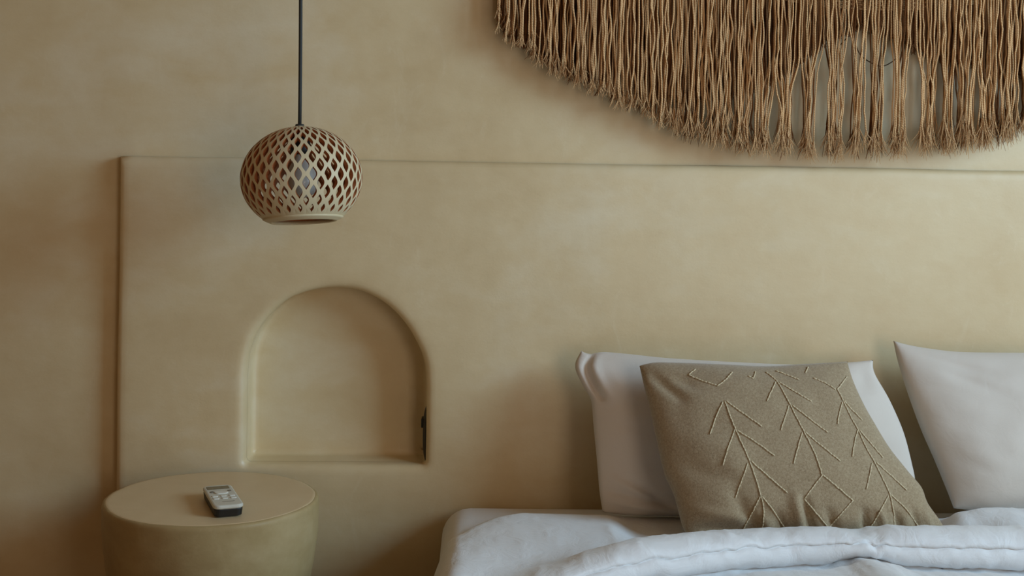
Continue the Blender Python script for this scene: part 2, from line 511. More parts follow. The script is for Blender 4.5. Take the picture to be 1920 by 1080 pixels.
def rounded_slab(W, L, z0, z1, r, edge=.002, top_in=0.0, n=6, bulge=0.0):
    out = []
    for cx, cy, a0 in ((W / 2 - r, L / 2 - r, 0), (-W / 2 + r, L / 2 - r, 90), (-W / 2 + r, -L / 2 + r, 180), (W / 2 - r, -L / 2 + r, 270)):
        for k in range(n + 1):
            th = R_(a0 + 90 * k / n); out.append(np.array((cx + r * math.cos(th), cy + r * math.sin(th))))
    V, Fc = [], []
    lv = [(-edge - top_in, z0), (-top_in * .35, z0 + edge), (0, z1 - edge), (-edge * .4, z1 - edge * .35), (-edge * 1.4, z1)]
    N = len(out)
    for d, z in lv:
        for p in offset_loop(out, d): V.append((p[0], p[1], z))
    for a in range(len(lv) - 1):
        for i in range(N):
            j = (i + 1) % N; Fc.append((a * N + i, a * N + j, (a + 1) * N + j, (a + 1) * N + i))
    Fc.append(tuple(range(N))[::-1]); Fc.append(tuple((len(lv) - 1) * N + i for i in range(N)))
    return V, Fc
def remote():
    z = TAB_Z
    H = .022
    c = [at_z(x, y, z + H) for x, y in ((380, 912), (432, 908), (458, 944), (401, 951))]
    ctr = (c[0] + c[1] + c[2] + c[3]) / 4
    ax = ((c[0] + c[1]) / 2 - (c[2] + c[3]) / 2); L = ax.length
    W = ((c[1] - c[0]).length + (c[2] - c[3]).length) / 2
    rz = math.atan2(ax.y, ax.x) - math.pi / 2
    root = empty('remote_control', (ctr.x, ctr.y, z + .0006), (0, 0, rz))
    tag(root, 'small white air-conditioner remote control with a dark underside on the side table', 'remote control')
    V, Fc = rounded_slab(W * .97, L * .985, 0, .0150, .011, .002, .004)
    mesh_obj('back_shell', V, Fc, M['black'], root, smooth=False)
    V, Fc = rounded_slab(W, L, .0145, H, .012, .0022)
    face = mesh_obj('face', V, Fc, M['remote_white'], root, smooth=False)
    def slab(name, x, y, w, l, mat, h=.0009, r=None, z0=H - .0006, par=None):
        V, Fc = rounded_slab(w, l, z0, H + h, r or min(w, l) * .35, .0003)
        V = [(a + x, b + y, cc) for a, b, cc in V]
        return mesh_obj(name, V, Fc, mat, par or face, smooth=False)
    slab('screen', -.001, L * .355, W * .78, L * .15, M['lcd'], .0003, .002)
    slab('button', 0, L * .10, W * .46, L * .12, M['remote_key'], .0016, L * .055)
    slab('button', -W * .30, L * .15, W * .13, L * .06, M['remote_grey'], .0010)
    slab('button', W * .30, L * .17, W * .13, L * .06, M['remote_grey'], .0010)
    for yy in (-.06, -.17):
        for xx in (-.29, 0, .29):
            slab('button', W * xx, L * yy, W * .2, L * .055, M['remote_key'], .0012)
    slab('printed_line', W * .05, -L * .325, W * .42, L * .02, M['remote_grey'], .0002, .0006)
remote()

# ------------------------------------------------------------------ pendant lamp
def pendant():
    LY = -.25
    c = at_y(560.5, 333, LY); a = 112.5 * (LY + 2.6) / F; b = 97 * (LY + 2.6) / F
    top = at_y(562, 238, LY)
    root = empty('pendant_lamp', top)
    tag(root, 'round cream lattice pendant lamp hanging on a black cord in front of the headboard', 'lamp')
    V, Fc = [], []
    pts = []
    for k in range(30):
        t = k / 29; z = (ZC - top.z) * t
        pts.append((-.0035 * math.sin(t * 5) * min(1, t * 4) - .002 * t, 0, z))
    tube(V, Fc, pts, .0034, 8)
    mesh_obj('cord', V, Fc, M['cord'], root)
    V, Fc = lathe([(.0001, .006), (.0075, .005), (.009, .0), (.0085, -.004), (.0001, -.005)], 20)
    mesh_obj('cord_cap', V, Fc, M['cord'], root)
    V, Fc = lathe([(.0001, 0), (.045, 0), (.047, -.003), (.046, -.02), (.03, -.026), (.0001, -.027)], 32)
    cz = mesh_obj('ceiling_rose', V, Fc, M['cord'], root); cz.location = (0, 0, ZC - top.z)
    tilt = Matrix.Rotation(R_(-4.0), 3, 'Y') @ Matrix.Rotation(R_(-7.0), 3, 'X') @ Matrix.Rotation(R_(5), 3, 'Z')
    NC, NR = 26, 14
    th0, th1 = R_(7), R_(140)
    def P(u, v):
        th = th0 + (th1 - th0) * v / NR; ph = 2 * math.pi * u / NC
        return Vector((a * math.sin(th) * math.cos(ph), a * math.sin(th) * math.sin(ph), b * math.cos(th) - b))
    bm = bmesh.new()
    K = 10
    for r in range(1, NR):
        # openings get a little smaller towards the ends
        sz = 1.0 if 2 < r < NR - 2 else (.86 if r > 1 and r < NR - 1 else .7)
        for cc in range(NC):
            u0 = cc + (.5 if r % 2 else 0)
            for sgn in (-1, 1):
                oc, ic = [], []
                for k in range(K + 1):
                    t = -1 + 2 * k / K
                    oc.append(bm.verts.new(P(u0 + sgn * .5 * (1 - abs(t)), r + t)))
                    ti = t * .80 * sz
                    ic.append(bm.verts.new(P(u0 + sgn * .25 * sz * max(0, math.cos(math.pi / 2 * t)) ** 1.15, r + ti)))
                for k in range(K):
                    q = [oc[k], oc[k + 1], ic[k + 1], ic[k]]
                    if sgn < 0: q = q[::-1]
                    bm.faces.new(q)
    # solid half cells at the top and bottom
    for r, s in ((0, 1), (NR, -1)):
        for cc in range(NC):
            u0 = cc + (.5 if r % 2 else 0)
            ctr = bm.verts.new(P(u0, r))
            prev = None
            ring = []
            for k in range(0, 2 * (K // 2) + 1):
                t = -.5 + k / (2 * (K // 2))
                ring.append(bm.verts.new(P(u0 + t, r + s * (1 - 2 * abs(t)))))
            for k in range(len(ring) - 1):
                f = [ctr, ring[k], ring[k + 1]]
                bm.faces.new(f)
    bmesh.ops.remove_doubles(bm, verts=bm.verts, dist=.00012)
    bmesh.ops.recalc_face_normals(bm, faces=bm.faces)
    # top cap
    for v in bm.verts: v.co = tilt @ v.co
    sh = bm_obj('shade', bm, M['cream'], root, smooth=False)
    sh.data.materials.append(M['terracotta'])
    so = sh.modifiers.new('wall', 'SOLIDIFY'); so.thickness = .0075; so.offset = -1; so.material_offset = 1; so.material_offset_rim = 1
    def rt(V): return [tilt @ Vector(v) for v in V]
    e = lambda th: (a * math.sin(R_(th)), b * math.cos(R_(th)) - b)
    r0, z0 = e(139.2); r1, z1 = e(146.5)
    V, Fc = lathe([(r0 - .006, z0 - .001), (r0 - .0005, z0 + .0008), (r0 + .0010, z0 - .0008), ((r0 + r1) / 2 + .0022, (z0 + z1) / 2), (r1 + .0010, z1 + .0008), (r1 - .0010, z1 - .0006), (r1 - .0075, z1 + .001), (r0 - .006, z0 - .001)], 64)
    mesh_obj('rim', rt(V), Fc, M['cream'], sh)
    V, Fc = lathe([(.0001, .001), (a * math.sin(R_(4)), b * math.cos(R_(4)) - b + .0012), (a * math.sin(R_(7.6)), b * math.cos(R_(7.6)) - b + .0006), (a * math.sin(R_(7.4)), b * math.cos(R_(7.4)) - b - .004), (.0001, -.005)], 32)
    mesh_obj('top_cap', rt(V), Fc, M['cream'], sh)
    V, Fc = lathe([(.0001, -.004), (.012, -.004), (.018, -.010), (.0185, -.045), (.016, -.052), (.0001, -.052)], 28)
    skt = mesh_obj('socket', rt(V), Fc, M['black'], root)
    bp = [(.0125, -.048), (.0135, -.058), (.018, -.068), (.026, -.082), (.0300, -.098), (.0285, -.112), (.022, -.123), (.012, -.129), (.0001, -.131)]
    V, Fc = lathe(bp, 32)
    mesh_obj('bulb', rt(V), [f[::-1] for f in Fc], M['bulb'], skt)
pendant()

# ------------------------------------------------------------------ bed
BX0, BX1 = at_y(829, 1000, -.05).x, 1.70
BZ = .431
DZ = .440
def rounded_box(x0, x1, y0, y1, z0, z1, r, n=5, dome=0.0, nx=40, ny=40):
    bm = bmesh.new()
    box_bm(x0, x1, y0, y1, z0, z1, r, n, bm)
    return bm
bed = empty('bed', ((BX0 + BX1) / 2, -1.0, 0))
tag(bed, 'wide bed on a plaster platform with a white-sheeted mattress against the headboard', 'bed')
inv = Matrix.Translation((-(BX0 + BX1) / 2, 1.0, 0))
p = bm_obj('platform', box_bm(BX0 - .02, BX1 + .02, -2.1, -.004, 0, .18, .015, 3), M['plaster'], bed); p.matrix_parent_inverse = inv
p = bm_obj('mattress', rounded_box(BX0, BX1, -2.05, -.006, .18, BZ, .055, 6), M['sheet'], bed); p.matrix_parent_inverse = inv

# duvet: one surface swept from side to side; profile from the pillows to the foot with a turned-back edge
def duvet():
    root = empty('duvet', ((BX0 + BX1) / 2, -1.0, DZ))
    tag(root, 'thick white duvet with a folded-back piped edge spread over the bed', 'duvet')
    x0 = at_z(869, 1000, DZ + .02).x
    XW = 1.78 - x0
    seam_px = [(880, 1102), (1000, 1080), (1100, 1064), (1260, 1048), (1400, 1033), (1480, 1027), (1560, 1026), (1640, 1027), (1760, 1030), (1920, 1032), (2100, 1034), (2400, 1036)]
    seam_w = [at_z(x, y, .487) for x, y in seam_px]
    sy = lambda x: float(np.interp(x, [p.x for p in seam_w], [p.y for p in seam_w]))
    NXs, HANG = 420, .42
    ss = list(np.linspace(-HANG, -.04, 26)) + list(np.linspace(-.03, XW + .03, NXs)) + list(np.linspace(XW + .04, XW + HANG, 20))
    # pinch positions of the fold (x)
    pin = [(at_z(1636, 1040, .485).x, .040), (1.28, .05)]
    fold_prof = []
    V, Fc = [], []
    rows = []
    seam_line = []
    for si, s in enumerate(ss):
        # cross position and drop
        if s < 0: q = -s; side = -1
        elif s > XW: q = s - XW; side = 1
        else: q = 0; side = 0
        if q > 0:
            rr = .035; arc = rr * R_(62)
            if q < arc:
                th = q / rr; dx = rr * math.sin(th); dz = rr * (1 - math.cos(th))
            else:
                dx = rr * math.sin(R_(62)) + (q - arc) * math.cos(R_(62)); dz = rr * (1 - math.cos(R_(62))) + (q - arc) * math.sin(R_(62))
        else: dx = dz = 0
        x = (x0 - dx) if side < 0 else ((x0 + XW + dx) if side > 0 else x0 + s)
        xx = min(max(x, x0 - .02), 1.9)
        ysm = sy(xx)
        wgt = min(1, max(0, (xx - (x0 + .02)) / .30)); wgt = wgt * wgt * (3 - 2 * wgt)
        pn = 1.0; pd = 0.0
        for pxx, pw in pin:
            g = math.exp(-((xx - pxx) / pw) ** 2); pn *= 1 - .42 * g; pd += g
        # top contour variation of the roll
        wav = .004 * nz(xx, 1.7, 0, 3.0) + .003 * math.sin(xx * 9)
        hU = (.020 + wav) * pn; hL = (.034 + .004 * nz(xx, 6.1, 0, 4)) * pn
        zs = .487
        cq = min(1, max(0, (x - x0) / .13)); ybk = -.165 + .015 * nz(xx, 2, 5, 2.5) - .135 * (1 - cq) ** 2.2 - .55 * q * (side < 0)
        zt = DZ + .012
        dome = .018 - .032 * math.exp(-((xx - .60) / .26) ** 4)
        roll = [(ybk + .004, DZ + .002), (ybk - .006, DZ + .009), (ybk - .02, zt)]
        for k in range(1, 13):
            t = k / 12; yy = (ybk - .02) + (ysm + .105 - (ybk - .02)) * t
            roll.append((yy, zt + dome * math.sin(math.pi * t) * .6 + .006 * t))
        roll += [(ysm + .085, zs + hU * .20), (ysm + .065, zs + hU * .72), (ysm + .048, zs + hU * .96), (ysm + .034, zs + hU), (ysm + .020, zs + hU * .90), (ysm + .009, zs + hU * .62), (ysm + .0012, zs + hU * .34), (ysm + .0008, zs + .0042), (ysm + .0052, zs + .0008)]
        iseam = len(roll) - 1
        roll += [(ysm - .0012, zs - .0026), (ysm - .004, zs - hL * .20), (ysm - .005, zs - hL * .42), (ysm - .002, zs - hL * .66), (ysm + .006, zs - hL * .86), (ysm + .018, zs - hL * 1.0)]
        zc = zs - hL * 1.05
        zf = .448
        roll += [(ysm + .020, zc - .004), (ysm + .008, zc - .007 * pn), (ysm - .012, zc - .002 - .006 * pn), (ysm - .04, zc + .004), (ysm - .08, zc + .010), (ysm - .14, zc + .012)]
        yl = ysm - .14
        for k in range(1, 26):
            t = k / 25; yy = yl + (-2.12 - yl) * t
            roll.append((yy, zc + .012 + .018 * abs(math.sin(t * math.pi * 4)) ** .6))
        roll += [(-2.16, .43), (-2.18, .36), (-2.19, .26)]
        n = len(roll)
        # plain profile: same samples without the roll
        ys = np.array([r_[0] for r_ in roll]); plain = []
        y_a, y_b = roll[2][0], roll[-4][0]
        d = np.array([math.hypot(roll[k + 1][0] - roll[k][0], roll[k + 1][1] - roll[k][1]) for k in range(n - 1)])
        L = np.concatenate([[0], np.cumsum(d)])
        for k in range(n):
            if k <= 2 or k >= n - 3: plain.append(roll[k]); continue
            t = (L[k] - L[2]) / (L[n - 4] - L[2])
            yy = y_a + (y_b - y_a) * t
            plain.append((yy, zt + .012 * math.sin(math.pi * min(1, max(0, (y_a - yy) / .35))) + .002))
        row = []
        for k in range(n):
            yy = plain[k][0] * (1 - wgt) + roll[k][0] * wgt; zz = plain[k][1] * (1 - wgt) + roll[k][1] * wgt
            # soft folds and puckers
            wr = .0030 * nz(xx * 5, yy * 5, 3.0, 1.0) + .0016 * nz(xx * 13, yy * 11, 7.0, 1.0)
            rg = 1 - abs(nz(xx * 7 + 2 * nz(xx * 3, yy * 3, 2), yy * 9, 12.0)) * 2.2
            wr += .0042 * max(0, rg) ** 3 * (.35 + .65 * (.5 + .5 * nz(xx * 2.3, yy * 2.3, 30.0)))
            rg = 1 - abs(nz(xx * 19 - yy * 8, yy * 12, 22.0)) * 2.4
            wr += .0016 * max(0, rg) ** 3
            fr = math.exp(-((yy - ysm) / .06) ** 2) * wgt
            wr += fr * (.0042 * nz(xx * 36 + (yy - ysm) * 60, zz * 20, 1.0) + .002 * nz(xx * 75 - (yy - ysm) * 60, zz * 20, 5.0)) * (1 + 1.0 * pd)
            if k <= 2: wr *= .2
            # soft hump at the right, and the hollow that the cushion and pillow press into the cover
            sm = lambda a, b, v: (lambda t: t * t * (3 - 2 * t))(min(1, max(0, (v - a) / (b - a))))
            if ysm + .10 < yy < ybk:
                far = sm(-.33, -.27, yy)
                g = sm(.78, .87, xx) * far + sm(.88, .98, xx) * (1 - far)
                zz += .025 * g * (1 - sm(-.268, -.205, yy)) * (1 - .35 * sm(ysm + .20, ysm + .10, yy))
            hol = sm(.24, .30, xx) * (1 - sm(.84, .90, xx)) * sm(-.40, -.355, yy) * (1 - sm(-.165, -.15, yy))
            zz = zz * (1 - hol) + .4445 * hol; wr *= 1 - .8 * hol
            # a raised quilted ridge near the second pillow
            xd = xx - .93 - (yy + .30) * -.55
            if -.46 < yy < -.17 and xx > .7:
                g = 1 / (1 + math.exp(-xd / .008)); wr += .005 * g * min(1, (-.17 - yy) / .05) * min(1, (yy + .46) / .05)
            dz2 = dz
            xo = x
            if q > 0:   # hanging side ripples
                rp = math.sin(yy * 17 + 1.2 * math.sin(yy * 5)) * .018 * min(1, q / .2)
                xo += rp * side
            v = (xo, yy, max(zz + wr - dz2, .03))
            row.append(v)
        if 0 <= s <= XW and wgt > .55: seam_line.append(row[iseam])
        rows.append(row)
    n = len(rows[0])
    for r_ in rows:
        V += r_
    for i in range(len(rows) - 1):
        for k in range(n - 1):
            p = i * n + k
            Fc.append((p, p + n, p + n + 1, p + 1))
    inv = Matrix.Translation((-(BX0 + BX1) / 2, 1.0, -DZ))
    o = mesh_obj('cover', V, Fc, M['duvet'], root); o.matrix_parent_inverse = inv
    so = o.modifiers.new('thick', 'SOLIDIFY'); so.thickness = .004; so.offset = -1
    V, Fc = [], []
    tube(V, Fc, [(p[0], p[1] - .0030, p[2] + .0010) for p in seam_line], .0015, 6)
    mesh_obj('piping', V, Fc, M['piping'], o)
duvet()

# ------------------------------------------------------------------ pillows
def coons(top, right, bottom, left, u, v):
    T, B, L, Rr = top(u), bottom(u), left(v), right(v)
    c00, c10, c01, c11 = top(0), top(1), bottom(0), bottom(1)
    return (1 - v) * T + v * B + (1 - u) * L + u * Rr - ((1 - u) * (1 - v) * c00 + u * (1 - v) * c10 + (1 - u) * v * c01 + u * v * c11)
class Pillow:
    def __init__(self, top, right, bottom, left, p0, tilt, Tf, Tb, wr=(), noise_amp=.004, seed=0.0, yaw=0.0, powr=2.2, ex=.45):
        self.c = []
        for poly in (top, right, bottom, left):
            q = catmull(poly, 60)
            self.c.append(lambda t, q=q: np.array((np.interp(t * 59, range(60), q[:, 0]), np.interp(t * 59, range(60), q[:, 1]))))
        self.p0 = Vector(p0)
        n = Vector((0, -math.cos(tilt), math.sin(tilt)))       # faces the viewer and leans back
        n.rotate(Euler((0, 0, yaw))); self.n = n
        self.Tf, self.Tb, self.wr, self.na, self.seed, self.pw, self.ex = Tf, Tb, wr, noise_amp, seed, powr, ex
    def h(self, u, v):
        a, b = 2 * u - 1, 2 * v - 1
        return (max(0, 1 - abs(a) ** self.pw) * max(0, 1 - abs(b) ** self.pw)) ** self.ex
    def base(self, u, v):
        q = coons(self.c[0], self.c[1], self.c[2], self.c[3], u, v)
        return on_plane(q[0], q[1], self.p0, self.n)
    def front(self, u, v, lift=0.0):
        h = self.h(u, v); p = self.base(u, v)
        d = self.Tf * h
        e = min(1.0, h * 1.6)
        d += e * (self.na * nz(u * 4, v * 4, self.seed) + self.na * .45 * nz(u * 10, v * 9, self.seed + 3))
        for (u0, v0, u1, v1, dep, wd) in self.wr:
            ax, ay = u1 - u0, v1 - v0; t = max(0, min(1, ((u - u0) * ax + (v - v0) * ay) / (ax * ax + ay * ay)))
            dd = math.hypot(u - u0 - ax * t, v - v0 - ay * t)
            fade = math.sin(math.pi * (.15 + .7 * t))
            d += dep * fade * e * math.exp(-(dd / wd) ** 2)
        return p + self.n * (d + lift)
    def back(self, u, v):
        h = self.h(u, v)
        return self.base(u, v) - self.n * (self.Tb * h)
    def build(self, name, mat, parent=None, N=72, Mm=60):
        cs = lambda k, n: .5 - .5 * math.cos(math.pi * k / n) if True else k / n
        us = [.6 * cs(k, N) + .4 * k / N for k in range(N + 1)]; vs = [.6 * cs(k, Mm) + .4 * k / Mm for k in range(Mm + 1)]
        V, Fc = [], []; idx = {}
        for i, u in enumerate(us):
            for j, v in enumerate(vs):
                V.append(self.front(u, v)); idx[(0, i, j)] = len(V) - 1
        for i, u in enumerate(us):
            for j, v in enumerate(vs):
                if i in (0, N) or j in (0, Mm): idx[(1, i, j)] = idx[(0, i, j)]
                else: V.append(self.back(u, v)); idx[(1, i, j)] = len(V) - 1
        for i in range(N):
            for j in range(Mm):
                Fc.append((idx[(0, i, j)], idx[(0, i, j + 1)], idx[(0, i + 1, j + 1)], idx[(0, i + 1, j)]))
                Fc.append((idx[(1, i, j)], idx[(1, i + 1, j)], idx[(1, i + 1, j + 1)], idx[(1, i, j + 1)]))
        return mesh_obj(name, V, Fc, mat, parent)
    def uv_at(self, px, py):
        u, v = .5, .5
        for _ in range(30):
            a = np.array(proj(self.front(u, v))); e = np.array((px, py)) - a
            if np.abs(e).max() < .05: break
            du = (np.array(proj(self.front(min(u + .005, 1), v))) - a) / max(1e-6, (min(u + .005, 1) - u)) if u < .995 else (a - np.array(proj(self.front(u - .005, v)))) / .005
            dv = (np.array(proj(self.front(u, min(v + .005, 1)))) - a) / max(1e-6, (min(v + .005, 1) - v)) if v < .995 else (a - np.array(proj(self.front(u, v - .005)))) / .005
            J = np.stack([du, dv], 1)
            try: st = np.linalg.solve(J, e)
            except Exception: break
            st = np.clip(st, -.12, .12)
            u = min(.985, max(.015, u + st[0])); v = min(.985, max(.015, v + st[1]))
        return u, v

# white pillow behind the cushion
P1 = Pillow(top=[(1090, 658), (1106, 664), (1130, 660), (1180, 664), (1260, 672), (1400, 680), (1520, 684), (1610, 678), (1637, 675)],
            right=[(1637, 675), (1640, 700), (1668, 750), (1694, 810), (1710, 870), (1716, 905), (1712, 950)],
            bottom=[(1130, 960), (1180, 966), (1260, 968), (1400, 968), (1560, 966), (1712, 950)],
            left=[(1090, 658), (1078, 686), (1092, 722), (1108, 750), (1113, 800), (1119, 860), (1124, 920), (1130, 960)],
            p0=(.5, -.135, .60), tilt=R_(16), Tf=.055, Tb=.055, noise_amp=.006, seed=1.3,
            wr=[(.040, .0, .036, .30, -.030, .012), (.062, .02, .06, .32, .008, .016), (.0, .86, .22, .93, -.010, .018), (.02, .93, .26, .99, .008, .014), (.10, .80, .24, .98, -.010, .016), (.05, .90, .3, .84, .006, .016), (.1, .88, .3, .86, -.006, .014), (.03, .78, .16, .9, .005, .016),
                (.97, .02, .93, .2, -.008, .03)])
o = P1.build('pillow', M['pillow'])
tag(o, 'white pillow leaning on the headboard behind the taupe cushion', 'pillow', 'white pillows against the headboard')
# white pillow at the right edge of the picture
P2 = Pillow(top=[(1675, 639), (1700, 646), (1745, 654), (1800, 660), (1920, 662), (2080, 664), (2220, 656), (2268, 645)],
            right=[(2268, 645), (2275, 720), (2270, 800), (2268, 880), (2258, 960)],
            bottom=[(1788, 953), (1860, 960), (1980, 963), (2140, 964), (2258, 960)],
            left=[(1675, 639), (1684, 680), (1702, 735), (1726, 800), (1752, 860), (1772, 910), (1788, 953)],
            p0=(1.1, -.135, .60), tilt=R_(19), Tf=.072, Tb=.06, noise_amp=.006, seed=5.1,
            wr=[(.04, .03, .28, .16, -.006, .03), (.1, .12, .3, .3, -.004, .03), (.2, .98, .42, .90, -.006, .025), (.35, .9, .7, .97, -.005, .03), (.55, .25, .62, .5, -.008, .06)])
o = P2.build('pillow', M['pillow'])
tag(o, 'white pillow leaning on the headboard at the right edge, with nothing in front of it', 'pillow', 'white pillows against the headboard')

# taupe cushion with embroidery
PC = Pillow(top=[(1199, 686), (1225, 680), (1270, 681), (1340, 684), (1430, 688), (1500, 684), (1560, 680), (1589, 678)],
            right=[(1589, 678), (1599, 715), (1618, 760), (1640, 800), (1668, 845), (1700, 885), (1726, 915), (1738, 945), (1760, 975), (1784, 1010)],
            bottom=[(1303, 1013), (1360, 1014), (1460, 1014), (1580, 1015), (1700, 1014), (1784, 1010)],
            left=[(1199, 686), (1209, 730), (1221, 780), (1234, 840), (1246, 890), (1262, 925), (1272, 960), (1283, 995), (1303, 1013)],
            p0=(.6, -.270, .60), tilt=R_(26), Tf=.072, Tb=.045, noise_amp=.005, seed=9.4,
            wr=[(.0, .02, .13, .22, -.012, .03), (.02, .0, .02, .1, .004, .03), (.12, .10, .22, .16, -.007, .035), (.02, .82, .2, .88, .007, .03), (.03, .92, .24, .93, -.018, .026),
                (.22, .75, .26, .95, -.008, .03), (.48, .78, .46, .99, -.013, .017), (.45, .76, .42, .99, .010, .02), (.70, .84, .66, .99, -.013, .014), (.76, .84, .74, .99, .010, .014), (.82, .86, .80, .99, -.012, .014), (.9, .84, .86, .99, -.010, .016), (.95, .86, .92, .98, .008, .016), (.56, .84, .55, .99, -.010, .016), (.36, .86, .36, .99, -.009, .016), (.30, .86, .31, .99, .007, .018),
                (.1, .45, .3, .52, .006, .06), (.02, .55, .22, .68, -.004, .05), (.2, .6, .3, .62, .004, .05)])
cush = empty('cushion', PC.base(.5, .98))
tag(cush, 'square taupe wool cushion with cream embroidered arrows and diamonds', 'cushion')
o = PC.build('cover', M['cushion'], None, 96, 84); o.parent = cush; o.matrix_parent_inverse = Matrix.Translation(-cush.location)
cover = o
def cpx(a, b): return (1180 + a / 2.7, 640 + b / 2.7)
def stitches(name, lines):
    V, Fc = [], []
    for ln in lines:
        q = catmull([cpx(*p) for p in ln], max(6, int(sum(math.dist(ln[i], ln[i + 1]) for i in range(len(ln) - 1)) / 6)))
        pts = []
        for x, y in q:
            u, v = PC.uv_at(x, y); pts.append(PC.front(u, v, .0004))
        # chain stitch: short overlapping beads of yarn
        cum = [0]
        for i in range(1, len(pts)): cum.append(cum[-1] + (pts[i] - pts[i - 1]).length)
        n = max(2, int(cum[-1] / .0062))
        def at(s):
            return Vector((np.interp(s, cum, [p.x for p in pts]), np.interp(s, cum, [p.y for p in pts]), np.interp(s, cum, [p.z for p in pts])))
        for k in range(n):
            s0 = cum[-1] * k / n; s1 = cum[-1] * (k + 1.15) / n
            off = PC.n * .0006 + Vector((random.uniform(-.0004, .0004), 0, random.uniform(-.0004, .0004)))
            seg = [at(s0 + (min(s1, cum[-1]) - s0) * t) + off for t in (0, .3, .7, 1)]
            tube(V, Fc, seg, [.0007, .0014, .0014, .0007], 6)
    return mesh_obj(name, V, Fc, M['stitch'], cover)
# left arrow column
stitches('embroidered_arrow', [[(482, 300), (535, 440), (608, 605), (665, 780), (680, 870), (672, 950)],
    [(475, 305), (440, 380), (408, 472)], [(488, 300), (570, 360), (672, 432)],
    [(535, 445), (500, 540), (472, 630)], [(545, 450), (640, 510), (735, 580)],
    [(600, 615), (570, 700), (535, 795)], [(615, 605), (710, 690), (800, 768)],
    [(662, 785), (620, 870), (560, 980)], [(672, 785), (730, 860), (782, 940)]])
# middle arrow column
stitches('embroidered_arrow', [[(690, 155), (748, 205), (812, 318), (882, 455), (940, 570), (975, 675)],
    [(742, 205), (720, 250), (697, 302)], [(755, 205), (830, 250), (925, 305)],
    [(808, 322), (790, 380), (766, 450)], [(822, 322), (910, 390), (1005, 462)],
    [(876, 460), (855, 530), (832, 620)], [(890, 458), (980, 535), (1070, 608)]])
stitches('embroidered_diamond', [[(978, 675), (885, 798)], [(885, 798), (1008, 945)], [(1008, 945), (1132, 806)], [(1132, 806), (978, 675)]])
# right arrow column
stitches('embroidered_arrow', [[(1050, 240), (1082, 300), (1130, 400), (1158, 450), (1200, 540), (1240, 612), (1290, 710), (1318, 775), (1335, 850), (1343, 938)],
    [(1080, 305), (1066, 350), (1053, 418)], [(1086, 300), (1130, 350), (1180, 400)],
    [(1155, 450), (1140, 510), (1128, 585)], [(1165, 450), (1225, 520), (1285, 590)],
    [(1228, 615), (1215, 680), (1200, 750)], [(1250, 612), (1330, 685), (1405, 755)],
    [(1312, 780), (1270, 860), (1215, 952)], [(1322, 775), (1400, 850), (1470, 950)]])
stitches('embroidered_diamond', [[(335, 140), (298, 170)], [(298, 170), (370, 200), (442, 222)], [(442, 228), (480, 200), (522, 155)]])
stitches('embroidered_diamond', [[(600, 175), (628, 188)], [(628, 188), (640, 152)]])
stitches('embroidered_diamond', [[(740, 150), (800, 170), (860, 195)]])
stitches('embroidered_diamond', [[(905, 130), (890, 160)]])
stitches('embroidered_diamond', [[(930, 185), (990, 210), (1045, 245)], [(1050, 245), (1075, 215), (1100, 180)]])

